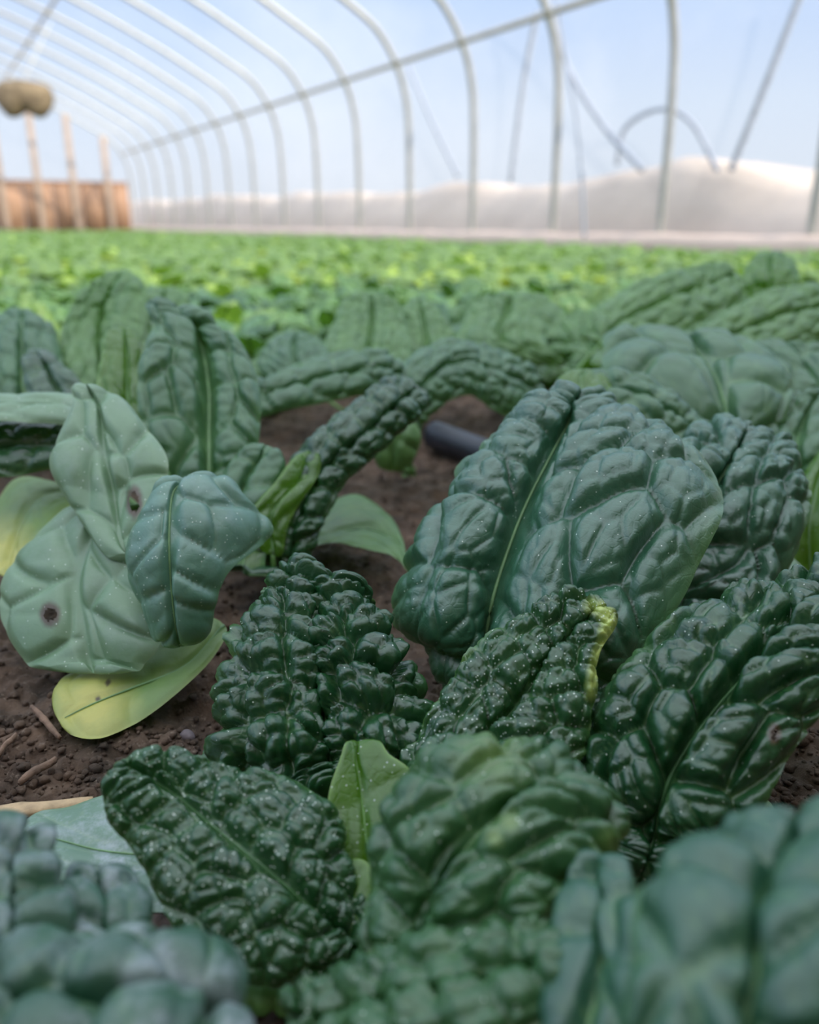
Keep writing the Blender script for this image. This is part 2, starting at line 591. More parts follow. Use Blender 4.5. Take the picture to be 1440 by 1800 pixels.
def hero_leaf(plant, crown, spec, mat, step=0.0016, holes=(), blot=(), label=None, stalk=0.0022, rib=0.0009, ribmat='rib', **kw):
    base = at(spec[0][0], spec[0][1], spec[0][2] / 100)
    tip = at(spec[-1][0], spec[-1][1], spec[-1][2] / 100)
    rows = [tuple(at(r[3 * k], r[3 * k + 1], r[3 * k + 2] / 100) for k in range(3)) for r in spec[1:-1]]
    V, Q, vein, ed, mid, mn, t = leaf_arrays(base, rows, tip, step, **kw)
    V = V.copy()
    V[:, 2] = np.maximum(V[:, 2], 0.004)
    bl = np.zeros(len(V))
    sc = np.zeros(len(V))
    px, py = to_px(V)
    for bx, by, br, bs in blot:
        d = np.hypot(px - bx, py - by) / br
        bl = np.maximum(bl, bs * np.clip(1.25 - d, 0, 1))
    for hx, hy, hr, hq in holes:
        d = np.hypot((px - hx) / hr, (py - hy) / hq) + 0.25 * (vnoise(px / 5, py / 5, 3) - 0.5)
        sc = np.maximum(sc, np.clip((1.75 - d) / 0.6, 0, 1))
        keep = ~(d[Q] < 1).all(axis=1)
        Q = Q[keep]
    o = link('leaf', np_mesh('leaf', V - crown, Q, dict(vein=vein, edge=ed, blotch=bl, scar=sc)), M[mat], plant)
    if label:
        o['label'] = label
    if stalk:
        b0 = mid[0] + (mid[1] - mid[0]) * 2
        tn = mid[3] - mid[0]
        tn /= np.linalg.norm(tn)
        end = crown + np.array([random.uniform(-.004, .004), random.uniform(-.004, .004), 0.002])
        ctrl = b0 - tn * np.linalg.norm(b0 - end) * 0.45
        ctrl[2] = max(ctrl[2], 0.01)
        P = bez(end, ctrl, b0, 14)
        tube('leaf_stalk', P - crown, np.linspace(stalk * 1.4, stalk * 0.7, 14), M['stalk'], o, 10)
    if rib:
        k = slice(0, int(len(mid) * 0.93))
        c_ = mid[k][::4] + mn[k][::4] * rib * 0.7
        c_ = c_.copy()
        c_[:, 2] = np.maximum(c_[:, 2], 0.004)
        tube('midrib', c_ - crown, np.linspace(rib * 1.25, rib * 0.25, len(c_)), M[ribmat], o, 8)
    return o


def plant_at(px, py, label, name='spinach_plant', z=0.0):
    c = on_ground(px, py, z)
    e = empty(name, c)
    tag(e, label, 'spinach')
    o_ = bpy.data.objects.new('crown', crown_mesh())
    C.objects.link(o_)
    o_.parent = e
    return e, c


CROWN = []


def crown_mesh():
    if not CROWN:
        u = np.linspace(0, 1, 12)
        V, Q = tube_arrays(np.stack([0 * u, 0 * u, -0.006 + 0.016 * u], 1), 0.0075 * (1 - 0.55 * u ** 2) * (1 + 0.12 * np.sin(u * 14)), 16)
        me = np_mesh('crown', V, Q)
        me.materials.append(M['stalk'])
        me.polygons.foreach_set('use_smooth', np.ones(len(me.polygons), dtype=bool))
        CROWN.append(me)
    return CROWN[0]


# ---- the large centre-right plant
P, c = plant_at(815, 1262, 'spinach plant with the one very large broad puckered blue-green leaf, right of centre')
hero_leaf(P, c, [(850, 1185, 43.6),
    (770, 1195, 43.2, 853, 1140, 43.2, 1080, 1215, 38.2),
    (692, 1085, 43.0, 866, 1060, 43.2, 1145, 1140, 38.6),
    (705, 985, 44.6, 890, 980, 44.2, 1222, 1005, 40.2),
    (770, 870, 46.5, 925, 890, 46.0, 1270, 868, 43.0),
    (850, 760, 49, 970, 800, 48.6, 1185, 768, 47.5),
    (915, 708, 51, 1003, 738, 51, 1090, 722, 50.5),
    (1015, 698, 52.5)], 'big', 0.0009, cell=0.0165, amp=0.0052, fine=0.34, bulge=0.20, lanes=6.3, asp=1.5, seed=3, stalk=0.0045, rib=0.0012, smooth_mid=0.22, edgeflat=(1.0, 0.25), roll=(0.45, 0.0), ruffle=0.006,
    label='very large broad leaf with a pale midrib')
hero_leaf(P, c, [(1150, 1150, 46.5),
    (1070, 1075, 47.5, 1125, 1080, 47.5, 1235, 1105, 46.5),
    (1110, 950, 49.5, 1195, 985, 49, 1345, 1050, 48),
    (1140, 840, 52, 1245, 880, 50.5, 1418, 900, 50),
    (1200, 785, 55, 1290, 805, 53.5, 1400, 825, 53),
    (1310, 765, 57)], 'big', 0.0012, cell=0.013, amp=0.0062, fine=0.35, bulge=0.2, lanes=6, seed=9, stalk=0.003)
hero_leaf(P, c, [(1085, 1255, 44.5),
    (1040, 1205, 45.5, 1100, 1190, 45.5, 1180, 1235, 44.5),
    (1080, 1100, 48.5, 1160, 1110, 48.5, 1245, 1150, 47.5),
    (1230, 1055, 50)], 'dark', 0.002, cell=0.02, amp=0.001, fine=0.2, bulge=0.05, seed=12, label='flat dull dark leaf')
hero_leaf(P, c, [(1480, 1090, 53),
    (1420, 1110, 50, 1430, 1065, 52, 1445, 1030, 54),
    (1355, 1110, 50.5, 1365, 1045, 52.5, 1380, 975, 56),
    (1285, 1065, 52)], 'grey', 0.003, cell=0.02, amp=0.0012, fine=0.1, bulge=0.05, seed=13, stalk=0, label='flat grey-green leaf')

# ---- the centre plant with the tightly puckered leaves
P, c = plant_at(700, 1600, 'spinach plant of tightly puckered dark leaves spreading out at the bottom centre')
hero_leaf(P, c, [(592, 1420, 34.5),
    (470, 1400, 35.5, 584, 1360, 35.6, 690, 1365, 35.5),
    (402, 1300, 36.5, 574, 1275, 36.8, 736, 1300, 36.3),
    (404, 1190, 38.0, 565, 1195, 38.5, 722, 1210, 38),
    (440, 1090, 40, 560, 1120, 40.3, 674, 1108, 40),
    (492, 1035, 42, 562, 1065, 42.3, 622, 1060, 42),
    (560, 1030, 43.6)], 'dark', 0.00075, cell=0.0098, amp=0.0060, fine=0.6, bulge=0.22, lanes=7.5, asp=1.1, seed=21, rib=0.0009, ruffle=0.008, edgeflat=0.95, roll=0.3,
    label='upright very tightly puckered dark leaf')
hero_leaf(P, c, [(765, 1400, 33.0),
    (722, 1325, 35, 800, 1350, 33.6, 900, 1410, 32.6),
    (792, 1205, 36, 880, 1275, 34.4, 1015, 1335, 33),
    (850, 1128, 37, 945, 1195, 35.4, 1040, 1235, 34.3),
    (930, 1084, 37.6, 1000, 1125, 36.6, 1052, 1150, 35.8),
    (1066, 1070, 37.8)], 'rim', 0.0008, cell=0.0088, amp=0.0040, fine=0.5, bulge=0.16, lanes=8, seed=25, ribmat='ribdark', rib=0.0004, ruffle=0.004, blot=[(1040, 1064, 16, .6), (1055, 1070, 16, .9), (1066, 1080, 17, 1), (1072, 1095, 17, 1), (1068, 1112, 17, 1), (1063, 1130, 15, 1), (1056, 1148, 15, 1), (1050, 1166, 15, 1), (1045, 1184, 14, 1), (1041, 1202, 13, .9), (1040, 1220, 12, .7)],
    label='puckered leaf with a yellow torn margin')
hero_leaf(P, c, [(650, 1700, 27.6),
    (600, 1742, 27, 612, 1660, 28.2, 645, 1600, 29.2),
    (490, 1732, 26.6, 545, 1595, 28.2, 608, 1520, 30.2),
    (380, 1700, 26.8, 470, 1530, 28.7, 590, 1425, 31.2),
    (300, 1610, 27.8, 385, 1462, 29.7, 490, 1365, 32.2),
    (228, 1480, 29.4, 300, 1392, 30.8, 372, 1345, 32.2),
    (210, 1340, 31.4)], 'speck', 0.0007, cell=0.0088, amp=0.0026, fine=0.6, bulge=0.10, lanes=9, seed=31, ribmat='ribdark', rib=0.0004, ruffle=0.006, edgeflat=0.3,
    label='broad pointed leaf dusted with white grains')
hero_leaf(P, c, [(655, 1575, 30.2),
    (570, 1500, 30.6, 645, 1485, 30.8, 700, 1490, 30.5),
    (578, 1395, 31.6, 636, 1395, 32, 732, 1372, 32),
    (600, 1325, 32.6, 626, 1335, 32.8, 680, 1322, 32.8),
    (628, 1304, 33.4)], 'young', 0.0009, cell=0.014, amp=0.0006, fine=0.3, bulge=0.06, seed=35, ribmat='stalk', rib=0.0005, label='small smooth bright green leaf')
hero_leaf(P, c, [(672, 1710, 28.2),
    (600, 1630, 28.4, 650, 1640, 28.5, 668, 1630, 28.6),
    (565, 1560, 29, 612, 1578, 29.2, 655, 1535, 29.6),
    (592, 1526, 30)], 'young', 0.001, cell=0.012, amp=0.0006, fine=0.3, bulge=0.08, seed=36, ribmat='stalk', rib=0.0005, label='smallest smooth olive green leaf')
hero_leaf(P, c, [(740, 1735, 23.3),
    (645, 1650, 25, 745, 1675, 23.8, 890, 1700, 22.4),
    (655, 1540, 25.6, 770, 1590, 24.2, 950, 1625, 22.8),
    (668, 1440, 26.6, 810, 1505, 24.6, 1000, 1570, 23.6),
    (735, 1352, 27.6, 875, 1440, 25.2, 1056, 1525, 24.6),
    (872, 1312, 28.2, 960, 1410, 26.2, 1080, 1475, 25.6),
    (1035, 1392, 27.6)], 'curl', 0.0008, cell=0.0105, amp=0.0040, fine=0.35, bulge=0.2, lanes=5.5, seed=41, roll=0.12, ribmat='rib', rib=0.0004, blot=[(870, 1325, 70, 0.3), (1070, 1480, 30, 0.3), (895, 1445, 22, 0.5), (870, 1470, 20, 0.5)],
    label='hooded leaf with a pale crown curling forward')
hero_leaf(P, c, [(1010, 1680, 21.5),
    (985, 1790, 20.2, 930, 1705, 21.2, 900, 1640, 22.3),
    (850, 1850, 20, 800, 1745, 21.4, 770, 1655, 23),
    (680, 1860, 20.5, 670, 1775, 22, 640, 1695, 23.6),
    (560, 1840, 22, 570, 1795, 22.6, 550, 1740, 23.6),
    (508, 1782, 23)], 'curl', 0.001, cell=0.0075, amp=0.0026, fine=0.7, bulge=0.2, lanes=6.5, seed=45, rib=0, label='finely puckered lowest leaf')
hero_leaf(P, c, [(748, 1420, 31),
    (728, 1385, 31, 760, 1370, 31, 800, 1380, 31),
    (735, 1325, 32, 772, 1325, 32, 812, 1335, 32),
    (790, 1290, 33)], 'speck', 0.0012, cell=0.005, amp=0.0014, fine=0.5, bulge=0.25, seed=47)

# ---- right plant
P, c = plant_at(1120, 1600, 'large-leaved puckered spinach plant at the right edge beside bare soil')
hero_leaf(P, c, [(1120, 1560, 31),
    (1060, 1450, 32.6, 1150, 1470, 31.8, 1285, 1505, 31),
    (1042, 1335, 34, 1175, 1375, 32.2, 1325, 1435, 31),
    (1068, 1228, 35.2, 1225, 1290, 32.8, 1385, 1330, 32),
    (1130, 1148, 36.4, 1290, 1210, 33.8, 1445, 1240, 33),
    (1235, 1080, 38.4, 1375, 1130, 35.4, 1500, 1160, 34.4),
    (1340, 1052, 39.4, 1455, 1070, 37.4, 1540, 1100, 36.4),
    (1540, 1020, 39)], 'dark', 0.0009, cell=0.0125, amp=0.0062, fine=0.35, bulge=0.12, lanes=8, seed=54, ribmat='ribdark', holes=[(1362, 1290, 8, 13)],
    label='large puckered leaf reaching up to the right')
hero_leaf(P, c, [(1030, 1410, 33.2),
    (975, 1385, 33.6, 1020, 1360, 33.6, 1075, 1385, 33.2),
    (990, 1290, 35.2, 1045, 1290, 35.2, 1110, 1290, 35.2),
    (1100, 1212, 36.4)], 'dark', 0.001, cell=0.009, amp=0.0030, fine=0.5, bulge=0.3, seed=52)
sp = empty('seedling_leaf', on_ground(1350, 1425))
tag(sp, 'tiny yellow-green leaf lying on the soil at the right edge', 'leaf')
g = on_ground(1350, 1425)
hero_leaf(sp, g, [(1318, 1418, 36.4), (1330, 1432, 35.6, 1332, 1418, 36, 1336, 1402, 36.6), (1350, 1436, 35.4, 1352, 1422, 35.8, 1350, 1408, 36.4),
    (1362, 1432, 35.6)], 'yellow', 0.001, cell=0.01, amp=0.0002, bulge=0.1, seed=1, stalk=0, rib=0.0003)

# ---- bottom right, close to the lens
P, c = plant_at(1230, 2050, 'blurred spinach plant nearest the camera in the bottom right corner')
hero_leaf(P, c, [(1260, 1920, 15.2),
    (1100, 1850, 16, 1290, 1860, 15.4, 1530, 1850, 15),
    (1115, 1690, 17, 1330, 1720, 16, 1570, 1700, 15.5),
    (1130, 1580, 18.6, 1345, 1620, 17.2, 1570, 1580, 16.6),
    (1220, 1510, 20.2, 1400, 1520, 18.8, 1570, 1480, 18.2),
    (1420, 1448, 20.4)], 'near', 0.0012, cell=0.014, amp=0.0032, fine=0.25, bulge=0.16, lanes=4.2, seed=61, rib=0.0006)
hero_leaf(P, c, [(1020, 1870, 19.2),
    (950, 1810, 20.2, 1040, 1790, 19.6, 1150, 1810, 19),
    (965, 1650, 21.8, 1060, 1665, 21.2, 1145, 1690, 20.2),
    (1000, 1560, 23.2, 1060, 1565, 23, 1120, 1585, 22.2),
    (1065, 1512, 24)], 'near', 0.0014, cell=0.011, amp=0.0026, fine=0.3, bulge=0.15, seed=63, rib=0.0005)

# ---- bottom left, powdery
P, c = plant_at(60, 1960, 'powdery white-dusted spinach plant in the bottom left corner')
hero_leaf(P, c, [(20, 1770, 21.2),
    (-80, 1700, 21.6, 30, 1690, 21.6, 122, 1690, 22),
    (-90, 1570, 23, 20, 1590, 23, 118, 1590, 23.6),
    (-40, 1490, 24.6, 30, 1500, 24.6, 85, 1520, 24.6),
    (45, 1464, 25.6)], 'powder', 0.001, cell=0.017, amp=0.0036, fine=0.3, bulge=0.16, lanes=4, seed=72)
hero_leaf(P, c, [(180, 1750, 23.2),
    (108, 1680, 23.6, 185, 1690, 23.6, 258, 1670, 24),
    (112, 1590, 25, 180, 1600, 24.8, 258, 1600, 25.6),
    (170, 1530, 26.6)], 'powder', 0.001, cell=0.017, amp=0.0036, fine=0.3, bulge=0.25, lanes=3, seed=73)
hero_leaf(P, c, [(430, 1860, 20),
    (340, 1910, 18.5, 345, 1800, 20, 350, 1705, 22),
    (220, 1910, 18, 230, 1780, 19.4, 255, 1665, 22),
    (80, 1910, 18, 100, 1780, 19.4, 130, 1665, 22),
    (-60, 1890, 18.5, -20, 1780, 20, 0, 1690, 22),
    (-120, 1780, 20.5)], 'powder', 0.001, cell=0.016, amp=0.0040, fine=0.3, bulge=0.2, lanes=4.5, seed=75, rib=0)
hero_leaf(P, c, [(320, 1510, 33.2),
    (290, 1606, 31, 262, 1505, 33.8, 245, 1402, 37),
    (180, 1600, 31, 172, 1495, 34, 195, 1395, 37.5),
    (95, 1545, 32, 95, 1475, 34.4, 110, 1422, 36.6),
    (35, 1462, 35)], 'stale', 0.0011, cell=0.022, amp=0.0007, fine=0.4, bulge=0.04, seed=77, stalk=0, rib=0.0005, label='dull whitish flat old leaf lying on the soil')

# ---- left plant of broad smooth leaves
P, c = plant_at(330, 1075, 'spinach plant at the left with broad smooth grey-green leaves and small holes')
hero_leaf(P, c, [(205, 905, 50),
    (105, 905, 52, 170, 930, 49.6, 245, 955, 48.4),
    (18, 1000, 50, 140, 1020, 47.8, 272, 1050, 46.4),
    (4, 1085, 48.2, 150, 1105, 46.2, 282, 1130, 45.2),
    (45, 1162, 46.4, 160, 1165, 45.6, 255, 1170, 45),
    (165, 1184, 45)], 'grey', 0.0008, cell=0.03, amp=0.0022, fine=0.0, lane=1.4, bulge=0.05, lanes=3.2, seed=81, holes=[(88, 1080, 13, 15)], rib=0, stalk=0.0025,
    label='broadest flat pale grey-green leaf with one hole')
hero_leaf(P, c, [(240, 990, 47.6),
    (170, 950, 48.6, 215, 955, 48.2, 262, 935, 48.2),
    (108, 860, 50.4, 200, 865, 50, 293, 850, 50),
    (94, 800, 51.5, 185, 795, 51.2, 290, 800, 51.2),
    (130, 712, 53.5, 175, 722, 53.2, 238, 730, 53.2),
    (152, 678, 54.5)], 'grey', 0.0009, cell=0.028, amp=0.0028, fine=0.0, lane=1.3, bulge=0.08, lanes=3.4, seed=83, holes=[(236, 882, 10, 20)], rib=0,
    label='pale smooth leaf with an oval hole')
hero_leaf(P, c, [(335, 850, 46.8),
    (274, 866, 46, 305, 866, 45.4, 420, 868, 47.5),
    (232, 940, 45, 298, 936, 43.8, 476, 935, 48),
    (228, 1010, 44.6, 300, 1012, 43.2, 402, 1005, 44.6),
    (264, 1090, 44.6, 308, 1092, 43.3, 374, 1082, 44.2),
    (318, 1136, 44.2)], 'blue', 0.0011, cell=0.018, amp=0.0026, fine=0.15, bulge=0.2, lanes=5, seed=86, rib=0.0008, stalk=0, label='folded blue-green blistered leaf')
hero_leaf(P, c, [(395, 1100, 47.6),
    (300, 1120, 48.5, 330, 1170, 46, 352, 1185, 45),
    (205, 1150, 47.5, 235, 1210, 45, 268, 1255, 43.4),
    (125, 1185, 46, 165, 1238, 43.8, 195, 1294, 42),
    (104, 1268, 42.8)], 'yellow', 0.0013, cell=0.02, amp=0.0010, fine=0.2, bulge=0.06, seed=88, stalk=0, blot=[(160, 1245, 80, 1.0), (120, 1220, 50, 0.7)], holes=[(190, 1200, 3, 4), (172, 1228, 3, 3)],
    label='yellowing leaf resting on the soil')
hero_leaf(P, c, [(160, 722, 58),
    (125, 750, 57, 115, 715, 58, 120, 697, 59.5),
    (0, 742, 56, 0, 715, 57.5, 0, 695, 59.5),
    (-80, 720, 57)], 'grey', 0.002, cell=0.02, amp=0.0015, bulge=0.1, seed=90, rib=0)
hero_leaf(P, c, [(165, 800, 58.5),
    (130, 820, 57.5, 100, 785, 58.5, 115, 745, 60),
    (30, 838, 57, 20, 792, 58, 30, 745, 60),
    (-60, 805, 57)], 'dark', 0.002, cell=0.012, amp=0.0025, bulge=0.15, seed=91, rib=0)
hero_leaf(P, c, [(125, 860, 60),
    (20, 848, 63, 65, 880, 60, 112, 905, 58),
    (-30, 930, 60, 30, 945, 57.5, 92, 965, 55),
    (10, 1015, 54)], 'yellow', 0.002, cell=0.02, amp=0.0008, bulge=0.06, seed=92, rib=0, blot=[(0, 980, 70, 0.9)])

# ---- the taller plant behind it
P, c = plant_at(470, 1000, 'tall spinach plant with the upright long leaf left of centre')
hero_leaf(P, c, [(378, 910, 60.5),
    (300, 865, 60.5, 370, 855, 60.8, 440, 845, 60.5),
    (250, 745, 61.5, 368, 765, 62.8, 455, 775, 61.5),
    (246, 645, 63.5, 367, 685, 65.2, 456, 690, 63.5),
    (266, 572, 66.5, 350, 602, 68, 428, 620, 66.5),
    (300, 543, 70)], 'mid', 0.0016, cell=0.018, amp=0.0052, fine=0.3, bulge=0.16, lanes=6, seed=101, rib=0.0024, smooth_mid=0.3, label='tall upright leaf with a pale midrib')
hero_leaf(P, c, [(240, 770, 66),
    (172, 690, 67, 225, 700, 67, 265, 720, 67),
    (180, 620, 69, 225, 630, 69, 268, 640, 69),
    (218, 577, 71)], 'young', 0.002, cell=0.014, amp=0.0022, bulge=0.1, seed=103, label='glowing yellow-green leaf')
hero_leaf(P, c, [(480, 975, 56.5),
    (440, 905, 56.5, 478, 900, 57, 505, 925, 57),
    (492, 838, 58, 522, 850, 58.4, 553, 848, 58.4),
    (550, 795, 60)], 'young', 0.0018, cell=0.014, amp=0.0018, bulge=0.08, seed=104, label='narrow bright green leaf')
hero_leaf(P, c, [(500, 1010, 58.5),
    (475, 950, 59, 520, 945, 58, 560, 935, 58.5),
    (515, 815, 61, 568, 835, 59.6, 605, 850, 60),
    (590, 742, 63, 640, 770, 61.2, 668, 792, 62),
    (655, 690, 65, 700, 715, 63.8, 728, 738, 64),
    (738, 688, 66)], 'dark', 0.0014, cell=0.010, amp=0.0036, fine=0.5, bulge=0.3, lanes=9, seed=105, label='long narrow puckered leaf')
hero_leaf(P, c, [(400, 930, 58.5),
    (375, 885, 58.5, 420, 875, 58.5, 470, 885, 57.5),
    (402, 822, 59.5, 450, 828, 59.5, 497, 842, 59),
    (468, 783, 60.5)], 'mid', 0.0018, cell=0.014, amp=0.0028, bulge=0.15, seed=106)
hero_leaf(P, c, [(520, 965, 61),
    (548, 905, 67, 570, 945, 62.5, 580, 955, 61),
    (620, 869, 69, 640, 930, 63.5, 650, 968, 60),
    (682, 905, 66, 692, 950, 62, 700, 985, 59.5),
    (718, 994, 59)], 'midlight', 0.0018, cell=0.02, amp=0.0010, bulge=0.05, seed=107, label='flat smooth leaf spread over the soil')
hero_leaf(P, c, [(420, 725, 73),
    (455, 672, 74, 470, 700, 73, 480, 728, 72),
    (560, 634, 77, 570, 670, 75, 570, 708, 74),
    (650, 626, 79, 660, 655, 77, 650, 692, 76),
    (708, 662, 79)], 'mid', 0.002, cell=0.014, amp=0.004, bulge=0.2, seed=108)
hero_leaf(P, c, [(480, 1010, 58),
    (400, 960, 59, 440, 960, 57, 480, 950, 57),
    (390, 1000, 57, 430, 1010, 55.5, 470, 1000, 56),
    (520, 1010, 56)], 'dark', 0.0025, cell=0.014, amp=0.002, bulge=0.1, seed=109)

# ---- arched leaf plant
P, c = plant_at(720, 830, 'spinach plant whose puckered leaf arches over towards the black pipe')
hero_leaf(P, c, [(690, 790, 80),
    (652, 765, 79, 690, 755, 78, 735, 755, 79),
    (688, 660, 81, 740, 685, 79, 772, 715, 79.5),
    (780, 610, 86, 800, 645, 82, 822, 695, 81),
    (870, 622, 88, 882, 665, 84, 872, 725, 82),
    (956, 700, 87)], 'mid', 0.0018, cell=0.013, amp=0.0042, fine=0.5, bulge=0.2, lanes=9, seed=111)
hero_leaf(P, c, [(695, 735, 77),
    (652, 770, 77, 692, 772, 76, 738, 772, 77),
    (690, 828, 77)], 'midlight', 0.002, cell=0.013, amp=0.0025, bulge=0.15, seed=113, stalk=0)

# ---- right back plant
P, c = plant_at(1290, 900, 'broad-leaved spinach plant behind the very large leaf, towards the right edge')
hero_leaf(P, c, [(1285, 840, 69),
    (1180, 785, 70, 1285, 785, 68, 1375, 745, 69),
    (1068, 668, 73, 1270, 695, 70, 1390, 685, 71),
    (1062, 618, 77, 1240, 635, 75, 1372, 640, 75),
    (1195, 586, 80)], 'mid', 0.0018, cell=0.035, amp=0.006, fine=0.2, bulge=0.1, lanes=3.2, seed=121)
hero_leaf(P, c, [(1265, 800, 63),
    (1180, 795, 62, 1195, 745, 63, 1215, 728, 65),
    (1090, 745, 63, 1110, 692, 64, 1125, 662, 66),
    (975, 678, 67)], 'mid', 0.0016, cell=0.013, amp=0.003, bulge=0.2, lanes=7, seed=122)
hero_leaf(P, c, [(1100, 745, 62),
    (1000, 705, 63.5, 1040, 718, 63, 1090, 728, 62.6),
    (983, 672, 65, 1020, 672, 64.6, 1075, 690, 64),
    (1030, 649, 66)], 'young', 0.002, cell=0.02, amp=0.0015, bulge=0.1, seed=123, stalk=0, label='bright green underside of a turned leaf')
hero_leaf(P, c, [(1440, 745, 81),
    (1380, 705, 81, 1440, 685, 81, 1510, 690, 81),
    (1300, 640, 85, 1400, 632, 85, 1490, 640, 85),
    (1370, 606, 87)], 'mid', 0.002, cell=0.02, amp=0.004, bulge=0.12, seed=124)
hero_leaf(P, c, [(1420, 870, 66.5),
    (1325, 810, 67.5, 1400, 795, 67.5, 1490, 800, 66.5),
    (1345, 735, 71, 1420, 725, 71, 1510, 720, 71),
    (1450, 683, 73)], 'mid', 0.0016, cell=0.011, amp=0.003, bulge=0.15, seed=125)
hero_leaf(P, c, [(1425, 1030, 58.5),
    (1372, 955, 59, 1425, 905, 59, 1510, 900, 58),
    (1465, 768, 63)], 'young', 0.0025, cell=0.02, amp=0.002, bulge=0.1, seed=126, label='bright green leaf at the frame edge')
hero_leaf(P, c, [(1085, 640, 80),
    (1040, 640, 82, 1055, 632, 82, 1075, 640, 82),
    (1052, 620, 84)], 'young', 0.003, cell=0.02, amp=0.001, seed=127, stalk=0)

# ---- left back plant
P, c = plant_at(170, 770, 'blurred leafy spinach plant standing behind the pale leaves at the left edge')
for sp_, mt, sd in (
    ([(190, 760, 88), (108, 690, 88, 180, 680, 90, 245, 665, 90), (112, 575, 94, 180, 565, 96, 255, 575, 94), (215, 476, 100)], 'midlight', 131),
    ([(285, 690, 92), (205, 600, 95, 270, 605, 96, 345, 605, 96), (292, 506, 103)], 'midlight', 132),
    ([(40, 750, 84), (-40, 690, 85, 40, 670, 86, 118, 700, 86), (-30, 605, 90, 40, 585, 90, 105, 615, 90), (40, 543, 94)], 'mid', 133),
    ([(125, 730, 76), (52, 700, 76, 100, 685, 77, 155, 700, 77), (62, 614, 80)], 'dark', 134),
    ([(80, 740, 78), (40, 690, 79, 62, 690, 80, 80, 700, 80), (50, 620, 82)], 'young', 135),
    ([(150, 780, 74), (60, 745, 76, 120, 725, 77, 190, 735, 77), (100, 690, 79)], 'dark', 136)):
    hero_leaf(P, c, sp_, mt, 0.0022, cell=0.014, amp=0.0035, bulge=0.15, seed=sd, rib=0)

# ---- middle distance
P, c = plant_at(700, 690, 'small finely puckered spinach plant beside a patch of bare soil, middle distance')
for sp_, mt, sd in (
    ([(650, 690, 98), (560, 630, 100, 650, 625, 101, 725, 630, 99), (590, 560, 107, 655, 560, 108, 715, 565, 107), (650, 516, 112)], 'midlight', 141),
    ([(745, 690, 100), (690, 630, 104, 750, 610, 104, 812, 630, 104), (735, 522, 113)], 'midlight', 142),
    ([(560, 690, 96), (455, 650, 98, 520, 640, 98, 600, 655, 98), (520, 585, 104)], 'mid', 143)):
    hero_leaf(P, c, sp_, mt, 0.0024, cell=0.010, amp=0.0035, bulge=0.15, seed=sd, rib=0)
P, c = plant_at(1180, 640, 'spinach plant with long slanting leaves in the right middle distance')
for sp_, mt, sd in (
    ([(1060, 600, 95), (1055, 540, 101, 1090, 572, 98, 1130, 605, 96), (1150, 488, 106, 1180, 530, 102, 1215, 575, 99), (1235, 470, 109, 1262, 500, 107, 1285, 535, 104), (1295, 482, 109)], 'midlight', 151),
    ([(1225, 630, 88), (1250, 570, 93, 1270, 602, 90, 1305, 630, 88), (1350, 515, 98, 1380, 560, 94, 1405, 605, 91), (1440, 503, 100, 1450, 545, 97, 1460, 590, 94), (1520, 545, 97)], 'midlight', 152),
    ([(1352, 530, 120), (1305, 495, 122, 1350, 485, 121, 1405, 495, 122), (1355, 442, 130)], 'young', 153),
    ([(960, 640, 100), (800, 620, 102, 880, 600, 102, 960, 610, 101), (820, 560, 108, 890, 555, 108, 990, 560, 107), (900, 520, 112)], 'midlight', 154)):
    hero_leaf(P, c, sp_, mt, 0.0024, cell=0.014, amp=0.004, bulge=0.15, seed=sd, rib=0)

# ------------------------------------------------------------------ bed of plants behind


def generic_leaf(L, W, lean, curl, az, seed, step=0.004, stalk=0.03, amp=0.004):
    """leaf rising from the origin; lean from vertical, curling over"""
    d = np.array([math.cos(az), math.sin(az), 0])
    side = np.array([-d[1], d[0], 0])
    p = d * 0.004 + np.array([0, 0, 0.002])
    a = lean * 0.6
    pts = []
    n = 6
    stalkp = [p.copy()]
    for k in range(4):
        p = p + (d * math.sin(a) + np.array([0, 0, math.cos(a)])) * stalk / 4
        stalkp.append(p.copy())
        a += lean * 0.1
    for k in range(n + 1):
        pts.append((p.copy(), a))
        p = p + (d * math.sin(a) + np.array([0, 0, math.cos(a)])) * L / n
        a += curl / n
    ws = [0.55, 0.9, 1.0, 0.92, 0.66]
    rows = []
    for k in range(1, n):
        q, a_ = pts[k]
        nn_ = np.array([-math.cos(a_) * d[0], -math.cos(a_) * d[1], math.sin(a_)])
        w = W * ws[k - 1] * 0.5
        tilt = 0.25
        j = random.uniform(0.85, 1.15)
        rows.append((q - side * w * j - nn_ * w * tilt * random.uniform(-1, 1.2), q, q + side * w * j - nn_ * w * tilt * random.uniform(-1, 1.2)))
    face = pts[3][0] + np.array([-d[0], -d[1], 1.2])
    V, Q, ve, ed, mid, mn, t = leaf_arrays(pts[0][0], rows, pts[n][0], step, cell=0.013, amp=amp, bulge=0.15, seed=seed, face=face, lanes=5, ruffle=0.006)
    V = V.copy()
    V[:, 2] = np.maximum(V[:, 2], 0.004)
    SV, SQ = tube_arrays(stalkp + [pts[1][0]], np.linspace(0.0028, 0.0016, 6), 6)
    return V, Q, ve, ed, SV, SQ


def make_plant_data(seed, n, step, h=1.0):
    random.seed(seed)
    out_ = []
    for k in range(n):
        az = k * 2.399 + random.uniform(-.3, .3)
        f = k / max(1, n - 1)
        L = random.uniform(0.10, 0.14) * h * (1 - 0.4 * (1 - f))
        out_.append(generic_leaf(L, L * random.uniform(0.62, 0.85), 0.35 + 0.8 * f, random.uniform(0.5, 1.4), az, seed * 31 + k, step, random.uniform(0.02, 0.045)))
    return out_


def leaf_mesh(d):
    V, Q, ve, ed, SV, SQ = d
    return np_mesh('leaf', V, Q, dict(vein=ve, edge=ed))


